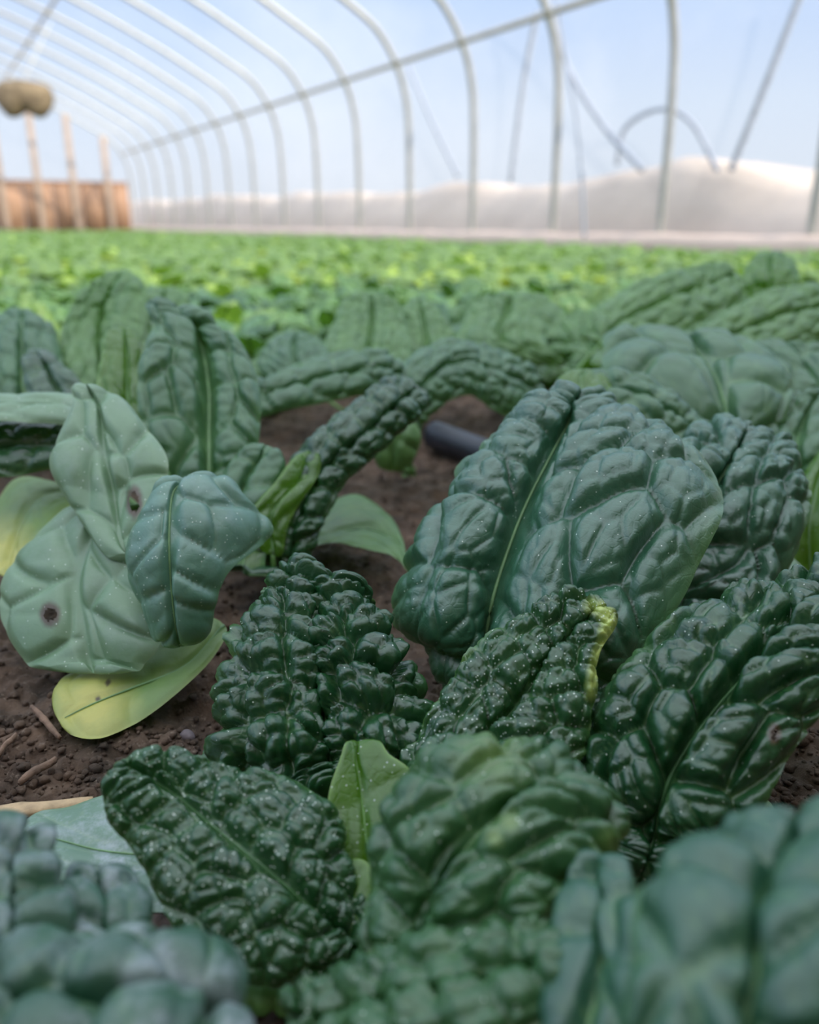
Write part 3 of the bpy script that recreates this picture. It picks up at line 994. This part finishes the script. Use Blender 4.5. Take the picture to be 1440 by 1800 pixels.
def copy_tree(o, parent=None):
    c_ = o.copy()
    C.objects.link(c_)
    if parent:
        c_.parent = parent
    for ch in o.children:
        copy_tree(ch, c_)
    return c_


GRP = 'blurred spinach plants filling the bed'
LBL = 'out-of-focus spinach plant in the crowded bed behind the front plants'
protos = []
for s in range(7):
    data = make_plant_data(200 + s, 9, 0.0035, 1.05)
    e = bpy.data.objects.new('spinach_plant', None)
    ch = []
    mk = ['midlight', 'mid', 'midlight', 'field'][s % 4]
    for k, d in enumerate(data):
        me = leaf_mesh(d)
        me.materials.append(M[mk if (k + s) % 5 else 'midlight'])
        sm = np_mesh('leaf_stalk', d[4], d[5])
        sm.materials.append(M['stalk'])
        for q in (me, sm):
            q.polygons.foreach_set('use_smooth', np.ones(len(q.polygons), dtype=bool))
        ch.append((me, sm))
    protos.append(ch)


def merged_mesh(data, name='spinach_plant', mats=('field', 'fieldy')):
    Vs, Qs, ve, ed, mi = [], [], [], [], []
    off = 0
    for k, d in enumerate(data):
        Vs.append(d[0]); Qs.append(d[1] + off); ve.append(d[2]); ed.append(d[3]); off += len(d[0])
        mi.append(np.full(len(d[1]), 1 if random.random() < 0.18 else 0))
        Vs.append(d[4]); Qs.append(d[5] + off); ve.append(np.zeros(len(d[4]))); ed.append(np.zeros(len(d[4]))); off += len(d[4])
        mi.append(np.full(len(d[5]), 0))
    return np.concatenate(Vs), np.concatenate(Qs), np.concatenate(ve), np.concatenate(ed), np.concatenate(mi)


far_protos = []
far_arrays = []
for s in range(6):
    ar = merged_mesh(make_plant_data(300 + s, 9, 0.009, 1.05))
    me = np_mesh('spinach_plant', ar[0], ar[1], dict(vein=ar[2], edge=ar[3]))
    me.materials.append(M['field']); me.materials.append(M['fieldy'])
    me.polygons.foreach_set('material_index', ar[4].astype(np.int32))
    me.polygons.foreach_set('use_smooth', np.ones(len(me.polygons), dtype=bool))
    far_protos.append(me)
for s in range(4):
    far_arrays.append(merged_mesh(make_plant_data(400 + s, 7, 0.02, 1.1)))

random.seed(11)
spots = []
y = 0.35
while y < 21.0:
    x = -2.6
    while x < 4.42:
        X = x + random.uniform(-.05, .05)
        Y = y + random.uniform(-.05, .05)
        x += 0.16 if y < 5 else (0.2 if y < 10 else 0.26)
        d = math.hypot(X, Y)
        p3 = np.array([X, Y, 0.06])
        w = (p3 - CAM) @ FW
        if w < 0.2:
            continue
        px, py = to_px(p3)
        vis = -140 < px < 1580 + 60
        if d < 1.12:
            continue
        # the bare soil patches the photo shows between the nearer plants
        gx, gy = to_px(np.array([X, Y, 0.0]))
        if d < 1.3 and 560 < gx < 1010 and gy > 590:
            continue
        spots.append((d, X, Y, vis))
    y += 0.15 if y < 5 else (0.2 if y < 10 else 0.26)
vis = sorted([s for s in spots if s[3]])
rest = [s for s in spots if not s[3] and s[0] < 3.0]
print('spots', len(vis), len(rest))
near, mid_, far = vis[:110], vis[110:285], vis[285:]
for i, (d, X, Y, _) in enumerate(near):
    e = empty('spinach_plant', (X, Y, 0))
    e.rotation_euler.z = random.uniform(0, 6.28)
    s = random.uniform(0.75, 1.15)
    e.scale = (s, s, s)
    tag(e, LBL, 'spinach', GRP)
    k_ = bpy.data.objects.new('crown', crown_mesh())
    C.objects.link(k_)
    k_.parent = e
    for me, sm in protos[i % 7]:
        o = bpy.data.objects.new('leaf', me)
        C.objects.link(o)
        o.parent = e
        q = bpy.data.objects.new('leaf_stalk', sm)
        C.objects.link(q)
        q.parent = o
for i, (d, X, Y, _) in enumerate(mid_):
    o = bpy.data.objects.new('spinach_plant', far_protos[i % 6])
    C.objects.link(o)
    o.location = (X, Y, 0)
    o.rotation_euler.z = random.uniform(0, 6.28)
    s = random.uniform(0.70, 1.25)
    o.scale = (s, s, s)
    tag(o, LBL, 'spinach', GRP)
Vs, Qs, ve, ed, mi = [], [], [], [], []
off = 0
for i, (d, X, Y, _) in enumerate(far + rest):
    ar = far_arrays[i % 4]
    a = random.uniform(0, 6.28)
    s = random.uniform(0.65, 1.25)
    Rm = np.array([[math.cos(a), -math.sin(a), 0], [math.sin(a), math.cos(a), 0], [0, 0, 1]]) * s
    Vs.append(ar[0] @ Rm.T + [X, Y, 0])
    Qs.append(ar[1] + off)
    ve.append(ar[2]); ed.append(ar[3]); mi.append(ar[4])
    off += len(ar[0])
me = np_mesh('spinach_crop', np.concatenate(Vs), np.concatenate(Qs), dict(vein=np.concatenate(ve), edge=np.concatenate(ed)))
me.materials.append(M['field']); me.materials.append(M['fieldy'])
me.polygons.foreach_set('material_index', np.concatenate(mi).astype(np.int32))
o = link('spinach_crop', me, None)
tag(o, 'distant bright green carpet of spinach reaching to the tunnel walls', 'spinach', kind='stuff')

# ------------------------------------------------------------------ soil
xs = np.concatenate([np.linspace(-4.9, -0.75, 30)[:-1], np.arange(-0.75, 1.5, 0.0032), np.linspace(1.5, 5.2, 60)[1:]])
ys = np.concatenate([np.linspace(-1.0, 0.05, 10)[:-1], np.arange(0.05, 1.5, 0.0032), np.linspace(1.5, 22, 120)[1:]])
X, Y = np.meshgrid(xs, ys, indexing='ij')
_, e1, i1 = voro(X * 45 + fbm(X * 30, Y * 30, 4, 2), Y * 45, 5)
_, e2, i2 = voro(X * 120, Y * 120 + fbm(X * 80, Y * 80, 8, 2), 6)
Z = 0.020 * (fbm(X * 9, Y * 9, 1, 4) - 0.47) + 0.006 * i1 * puff(e1, 0.5) * (i1 > 0.45) + 0.0042 * i2 * puff(e2, 0.5) + 0.006 * (fbm(X * 110, Y * 110, 2, 4) - 0.45)
Z = Z - 0.006
me = np_mesh('floor', np.stack([X, Y, Z], -1).reshape(-1, 3), grid_quads(len(xs), len(ys))[:, ::1])
fl = link('floor', me, M['soil'])
tag(fl, kind='structure')


def soil_z(x, y):
    i = np.abs(xs - x).argmin()
    j = np.abs(ys - y).argmin()
    return Z[i, j]


# crumbs: uncountable
V0 = []
ico = [(0, 0, -1), (.72, -.53, -.45), (-.28, -.85, -.45), (-.89, 0, -.45), (-.28, .85, -.45), (.72, .53, -.45), (.28, -.85, .45), (-.72, -.53, .45), (-.72, .53, .45), (.28, .85, .45), (.89, 0, .45), (0, 0, 1)]
tri = np.array([(0, 1, 2), (1, 0, 5), (0, 2, 3), (0, 3, 4), (0, 4, 5), (1, 5, 10), (2, 1, 6), (3, 2, 7), (4, 3, 8), (5, 4, 9), (1, 10, 6), (2, 6, 7), (3, 7, 8), (4, 8, 9), (5, 9, 10), (6, 10, 11), (7, 6, 11), (8, 7, 11), (9, 8, 11), (10, 9, 11)])
ico = np.array(ico)
Vs, Ts = [], []
for i in range(9000):
    px, py = random.uniform(-60, 1500), random.choice([random.uniform(1100, 1750), random.uniform(700, 1100), random.uniform(1250, 1500)])
    g = on_ground(px, py)
    r = random.choice([0.0006, 0.0008, 0.0012, 0.0012, 0.002, 0.0026]) * random.uniform(0.7, 1.3)
    v = ico * (1 + RNG.uniform(-.3, .3, (12, 1))) * r * np.array([1, random.uniform(.6, 1), random.uniform(.5, .9)])
    a = random.uniform(0, 6.28)
    v = v @ np.array([[math.cos(a), -math.sin(a), 0], [math.sin(a), math.cos(a), 0], [0, 0, 1]])
    Vs.append(v + [g[0], g[1], soil_z(g[0], g[1]) + r * 0.3])
    Ts.append(tri + 12 * i)
o = link('soil_crumbs', np_mesh('soil_crumbs', np.concatenate(Vs), np.concatenate(Ts)), M['soil'], smooth=False)
tag(o, 'loose dark crumbs of soil scattered over the bed', 'soil', kind='stuff')


def chip(px0, py0, px1, py1, w, mat, label, name='wood_chip', th=0.0015, cat='wood chip'):
    a, b = on_ground(px0, py0), on_ground(px1, py1)
    n = 14
    d = b - a
    ln = np.linalg.norm(d[:2])
    s = np.array([-d[1], d[0], 0]) / ln
    t = np.linspace(0, 1, n)
    zz = max(soil_z(a[0], a[1]), soil_z(b[0], b[1]), soil_z(*((a + b) / 2)[:2])) + th + 0.001
    V = []
    for k, tk in enumerate(t):
        p = a + d * tk
        ww = w * (0.75 + 0.5 * random.random()) * (1 - 0.5 * abs(2 * tk - 1) ** 3) / 2
        z = zz + 0.001 * math.sin(tk * 5)
        for q, hz in ((-1, 0), (-0.5, th), (0.4, th * 1.1), (1, 0), (0, -th)):
            V.append([p[0] + s[0] * ww * q, p[1] + s[1] * ww * q, z + hz])
    Q = []
    for k in range(n - 1):
        for j in range(5):
            Q.append((k * 5 + j, k * 5 + (j + 1) % 5, k * 5 + 5 + (j + 1) % 5, k * 5 + 5 + j))
    V.append(list(np.mean(np.array(V[:5]), 0))); V.append(list(np.mean(np.array(V[(n - 1) * 5:n * 5]), 0)))
    c0 = len(V) - 2
    Q += [(c0, 1, 0, 4), (c0, 3, 2, 1), (c0, 4, 3, 4)][:2]
    e = (n - 1) * 5
    Q += [(c0 + 1, e + 4, e, e + 1), (c0 + 1, e + 1, e + 2, e + 3)]
    V = np.array(V)
    org = a.copy()
    o_ = link(name, np_mesh(name, V - org, np.array(Q)), M[mat], loc=org, smooth=False)
    tag(o_, label, cat)
    return o_


chip(-120, 1462, 165, 1418, 0.011, 'straw', 'pale tan dry husk lying behind the dull flat leaf at the left edge', 'dry_husk', 0.002, 'husk')
chip(58, 1258, 108, 1310, 0.004, 'chip', 'greyish pink splinter of wood on the soil below the yellowing leaf')
chip(36, 1390, 100, 1344, 0.0045, 'chip', 'brown twig piece on the soil near the left edge, above the tan husk', 'twig', 0.0018, 'twig')
chip(0, 1340, 30, 1300, 0.003, 'chip', 'short thin splinter at the left edge of the bare soil')
chip(250, 1640, 325, 1655, 0.011, 'darkchip', 'dark squarish bark chip at the bottom left, between leaves', 'bark_chip', 0.004, 'bark')
chip(300, 1675, 400, 1735, 0.008, 'darkchip', 'dark slanting bark chip under the tip of the grain-dusted leaf', 'bark_chip', 0.003, 'bark')
chip(428, 1708, 442, 1688, 0.0012, 'straw', 'thin pale straw sliver below the grain-dusted leaf', 'straw_sliver', 0.0008, 'straw')
chip(395, 1765, 560, 1762, 0.012, 'stalk', 'olive green leaf stalk lying across the bottom edge', 'fallen_stalk', 0.004, 'stalk')
for px, py, r, lb in ((745, 1248, 0.0062, 'small mauve-brown pebble between the tightly puckered leaf and the very large leaf'),
                      (1058, 1246, 0.0050, 'small tan pebble beside the torn yellow margin'),
                      (1352, 1372, 0.0045, 'pale pebble at the right edge beside the large puckered leaf'),
                      (328, 1285, 0.0045, 'flat tan pebble on the soil right of the yellowing leaf'),
                      (905, 700, 0.014, 'blurred tan clod of earth behind the black pipe')):
    g = on_ground(px, py)
    import bmesh
    bm = bmesh.new()
    bmesh.ops.create_icosphere(bm, subdivisions=3, radius=1)
    sx, sy, sz = random.uniform(.8, 1.2), random.uniform(.8, 1.1), random.uniform(.55, .8)
    for v in bm.verts:
        k = 1 + 0.35 * (float(vnoise(np.array(v.co.x * 1.7 + px), np.array(v.co.y * 1.7 + v.co.z), 3)) - .5)
        v.co = Vector((v.co.x * sx, v.co.y * sy, v.co.z * sz)) * k * r
    me = bpy.data.meshes.new('pebble')
    bm.to_mesh(me)
    bm.free()
    o = link('pebble', me, M['stone'], loc=(g[0], g[1], soil_z(g[0], g[1]) + r * 0.45))
    tag(o, lb, 'pebble')

# black irrigation pipe lying on the soil
a, b = on_ground(765, 765, 0.014), on_ground(1040, 870, 0.014)
P_ = np.linspace(a, b, 20)
o = tube('irrigation_pipe', P_ - a, 0.0165, M['pipe'], n=24, loc=a)
tag(o, 'short black plastic pipe on the soil left of the very large leaf', 'pipe')

# ------------------------------------------------------------------ tunnel
YN, YF = -0.35, 21.35
prof = np.array([(4.60, -0.02), (4.60, 0.6), (4.59, 1.1), (4.56, 1.42), (4.46, 1.72), (4.22, 2.04), (3.80, 2.29), (3.2, 2.60), (2.4, 2.95), (1.5, 3.28), (0.7, 3.5), (0.0, 3.57)])
half = catmull(prof, np.linspace(0, len(prof) - 1, 56))
full = np.concatenate([half, (half[::-1] * [-1, 1])[1:]])


def film_strip(name, pts, y0, y1, wav=0.012):
    ny = 90
    yy = np.linspace(y0, y1, ny)
    V = np.zeros((len(pts), ny, 3))
    V[:, :, 0] = pts[:, 0][:, None]
    V[:, :, 2] = pts[:, 1][:, None]
    V[:, :, 1] = yy[None]
    n = np.gradient(pts, axis=0)
    n = np.stack([n[:, 1], -n[:, 0]], 1)
    n /= np.linalg.norm(n, axis=1)[:, None]
    w = 0.035 + wav * (fbm(yy[None] * 2 + 0 * V[..., 0], V[..., 2] * 2, 3, 3) - 0.4)
    V[..., 0] += n[:, 0][:, None] * w
    V[..., 2] += n[:, 1][:, None] * w
    o_ = link(name, np_mesh(name, V.reshape(-1, 3), grid_quads(len(pts), ny)), M['film'])
    return tag(o_, kind='structure')


ns_ = 17
film_strip('wall_right', full[:ns_], YN, YF)
film_strip('ceiling', full[ns_ - 1:len(full) - ns_ + 1], YN, YF)
film_strip('wall_left', full[-ns_:], YN, YF)

hoopY = [-0.3, 0.9, 2.1, 3.3] + [4.5 + 1.2 * k for k in range(15)]
P_ = np.stack([full[:, 0], 0 * full[:, 0], full[:, 1]], 1)
V, Q = tube_arrays(P_, 0.030, 12)
hm = np_mesh('greenhouse_hoop', V, Q)
hm.materials.append(M['steel'])
hm.polygons.foreach_set('use_smooth', np.ones(len(hm.polygons), dtype=bool))
for i, y in enumerate(hoopY):
    o = bpy.data.objects.new('greenhouse_hoop', hm)
    C.objects.link(o)
    o.location = (0, min(y, YF - 0.03), 0)
    tag(o, 'galvanised steel hoop arching over the tunnel under the clear film', 'hoop', 'steel hoops of the tunnel')
for X_, Z_, lb in ((4.42, 1.74, 'long horizontal steel purlin running across the hoops of the right side'),
                   (2.1, 3.02, 'horizontal purlin high under the roof on the right'),
                   (0.0, 3.52, 'horizontal ridge tube along the top of the roof')):
    o = tube('purlin', np.array([(0, YN, 0), (0, YF / 2, 0), (0, YF, 0)]), 0.024, M['purlin'], n=12, loc=(X_, 0, Z_))
    tag(o, lb, 'purlin')
a = np.array([X_ for X_ in (0,)])
# right base board strip with folded film
n = 240
yy = np.linspace(YN, YF, n)
V = np.zeros((n, 7, 3))
wob = 0.03 * (fbm(yy * 3, yy * 0, 9, 3) - 0.4)
for k, (dx, z) in enumerate(((0.06, 0.0), (-0.02, 0.02), (-0.06, 0.06), (-0.055, 0.12), (-0.02, 0.165), (0.01, 0.175), (0.05, 0.14))):
    V[:, k, 0] = 4.50 + dx + wob * 0.8
    V[:, k, 1] = yy
    V[:, k, 2] = z * (1 + wob * 5)
o = link('baseboard_right', np_mesh('baseboard_right', V.reshape(-1, 3), grid_quads(n, 7)), M['skirt'])
tag(o, kind='structure')

# end walls: boards below, studs and film above
def end_wall(name, y, studs_vis, inner):
    ht = 1.15
    boards = []
    x = -4.5
    while x < 4.5:
        w = min(0.61, 4.5 - x)
        boards.append(((x + w / 2, y + inner * 0.045, ht / 2), (w - 0.008, 0.018, ht)))
        x += 0.61
    o_ = boxes(name, boards + [((0, y + inner * 0.03, ht - 0.02), (9.0, 0.03, 0.04))], M['board'], bevel=0.0)
    tag(o_, kind='structure')
    px = full[::-1]
    V_ = []
    Q_ = []
    for k, (xx, zz) in enumerate(px):
        V_ += [(xx, y + inner * 0.07, min(ht - 0.02, zz)), (xx, y + inner * 0.07, zz)]
    Q_ = [(2 * k, 2 * k + 2, 2 * k + 3, 2 * k + 1) for k in range(len(px) - 1)]
    f_ = link(name, np_mesh(name, np.array(V_), np.array(Q_)), M['film'])
    f_.name = name + '_film'
    tag(f_, kind='structure')
    zs = lambda xx: np.interp(abs(xx), prof[::-1, 0], prof[::-1, 1])
    xk = -4.2
    while xk < 4.5:
        top = zs(xk) - 0.04
        s_ = boxes('wall_stud', [((0, 0, top / 2), (0.13, 0.05, top))], M['timber'], bevel=0.004)
        s_.location = (xk, y, 0)
        if studs_vis:
            tag(s_, 'upright timber stud of the far end wall', 'stud', 'timber studs of the far end wall')
        else:
            tag(s_, 'upright timber stud of the near end wall', 'stud', 'timber studs of the near end wall')
        xk += 0.75 if xk < 4.0 else 1


end_wall('wall_back', YF - 0.09, True, 1)
end_wall('wall_front', YN + 0.05, False, -1)

# snow and earth banked outside the right wall
ny = 260
yy = np.linspace(-1, 24, ny)
xx = np.linspace(4.72, 9.0, 46)
X, Y = np.meshgrid(xx, yy, indexing='ij')
topz = 0.60 + 0.22 * (fbm(Y * 0.9, Y * 0, 21, 4) - 0.47) + 0.15 * np.exp(-((Y - 4.75) / 0.5) ** 2) + 0.012 * np.clip(Y - 6, 0, 30) - 0.12 * np.exp(-((Y - 3.6) / 0.45) ** 2)
rise = np.clip((X - 4.72) / 0.38, 0, 1) ** 0.6
Z_ = topz * rise - 0.035 * np.clip(X - 5.1, 0, 9) + 0.05 * (fbm(X * 3, Y * 3, 5, 4) - 0.45)
o = link('snow_bank', np_mesh('snow_bank', np.stack([X, Y, Z_ - 0.01], -1).reshape(-1, 3), grid_quads(46, ny)), M['bank'])
tag(o, 'beige snow and earth bank heaped outside the right wall film', 'bank')
o = link('ground_outside', np_mesh('ground_outside', np.array([(-60, -60, -0.06), (60, -60, -0.06), (60, 80, -0.06), (-60, 80, -0.06)]), np.array([(0, 1, 2, 3)])), M['snow'])
o.name = 'floor_outside'
tag(o, kind='structure')

# ropes and hose seen through the film


def line(pts, X_, r, label, name='brace_rope', cat='rope', mat='rope'):
    w = np.array([on_x(px, py, X_) for px, py in pts])
    t = np.linspace(0, len(pts) - 1, 40)
    P2 = catmull(w, t)
    o_ = tube(name, P2 - P2[-1], r, M[mat], n=8, loc=P2[-1])
    tag(o_, label, cat)


line([(975, -10), (990, 80), (1012, 200), (1022, 300), (1028, 425)], 4.47, 0.012, 'thin grey cord hanging down the right wall to the ground', 'grey_cord', 'cord')
line([(955, -20), (1000, 120), (1060, 220), (1130, 300)], 4.72, 0.022, 'slanting dark brace outside the film left of the curved hose', 'outside_brace', 'brace')
line([(945, 20), (920, 150), (898, 320)], 4.72, 0.022, 'dark brace outside the film leaning left, between two hoops', 'outside_brace', 'brace')
line([(1412, -20), (1350, 140), (1285, 300)], 4.72, 0.022, 'dark slanting brace outside the film near the right edge', 'outside_brace', 'brace')
line([(720, 120), (760, 215), (805, 310)], 4.72, 0.02, 'faint slanting brace outside the film in the middle of the wall', 'outside_brace', 'brace')
line([(1085, 290), (1100, 225), (1160, 192), (1215, 215), (1262, 300)], 4.80, 0.018, 'curved hose arching above the bank outside the film', 'bent_hose', 'hose')

# hanging bundle
ctr = on_y(42, 168, 14.0)
V_, Q_ = [], None
nu_, nv_ = 40, 24
U_, W_ = np.meshgrid(np.linspace(0, 1, nu_), np.linspace(0, 2 * np.pi, nv_), indexing='ij')
rad = 0.20 * np.sqrt(np.clip(1 - (2 * U_ - 1) ** 2, 0.0004, 1)) ** 0.7 * (1 + 0.25 * (fbm(U_ * 6, np.cos(W_) * 2 + 3, 5, 3) - .4))
sag = -0.10 * np.abs(np.sin(U_ * np.pi * 2)) * (np.sin(W_) < 0)
G = np.stack([(U_ - 0.5) * 0.80, np.cos(W_) * rad, np.sin(W_) * rad * 1.0 + sag], -1)
o = link('hanging_bundle', np_mesh('hanging_bundle', G.reshape(-1, 3), grid_quads(nu_, nv_)), M['cloth'], loc=ctr)
o.rotation_euler.z = -0.3
tag(o, 'brown and tan bundle hanging under the roof at the far left', 'bundle')
roof = on_y(105, -5, 14.0)
for _k in range(200):
    if roof[2] > np.interp(abs(roof[0]), prof[::-1, 0], prof[::-1, 1]) - 0.12:
        roof = roof + (ctr - roof) * 0.01
P2 = np.linspace(ctr + [0, 0, 0.15], roof, 12)
o = tube('twine', P2 - roof, 0.009, M['twine'], n=6, loc=roof)
tag(o, 'pale slanting twine holding the brown bundle at the far left', 'twine')

# ------------------------------------------------------------------ light
sun = bpy.data.lights.new('sun', 'SUN')
sun.energy = 5.0
sun.angle = math.radians(2.0)
sun.color = (1.0, 0.90, 0.74)
so = bpy.data.objects.new('sun', sun)
C.objects.link(so)
d = Vector((-0.42, 0.78, -0.50)).normalized()
so.rotation_euler = d.to_track_quat('-Z', 'Y').to_euler()

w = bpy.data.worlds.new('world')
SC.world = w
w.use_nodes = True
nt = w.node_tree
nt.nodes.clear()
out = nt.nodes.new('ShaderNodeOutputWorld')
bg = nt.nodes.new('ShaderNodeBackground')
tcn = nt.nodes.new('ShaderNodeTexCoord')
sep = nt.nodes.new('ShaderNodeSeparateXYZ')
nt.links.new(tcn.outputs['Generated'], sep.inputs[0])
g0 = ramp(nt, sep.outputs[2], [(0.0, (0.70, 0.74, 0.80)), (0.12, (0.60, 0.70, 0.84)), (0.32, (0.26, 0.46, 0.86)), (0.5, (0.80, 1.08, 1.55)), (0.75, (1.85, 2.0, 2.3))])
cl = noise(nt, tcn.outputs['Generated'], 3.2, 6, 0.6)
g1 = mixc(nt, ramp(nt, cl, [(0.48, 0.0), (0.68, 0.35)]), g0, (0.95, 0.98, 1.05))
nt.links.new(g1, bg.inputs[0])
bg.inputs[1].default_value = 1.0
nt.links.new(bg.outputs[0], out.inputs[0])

SC.view_settings.view_transform = 'Standard'
SC.view_settings.look = 'None'
SC.view_settings.gamma = 1
SC.view_settings.use_curve_mapping = False
SC.view_settings.exposure = 0.22
SC.cycles.max_bounces = 8
SC.cycles.transparent_max_bounces = 12
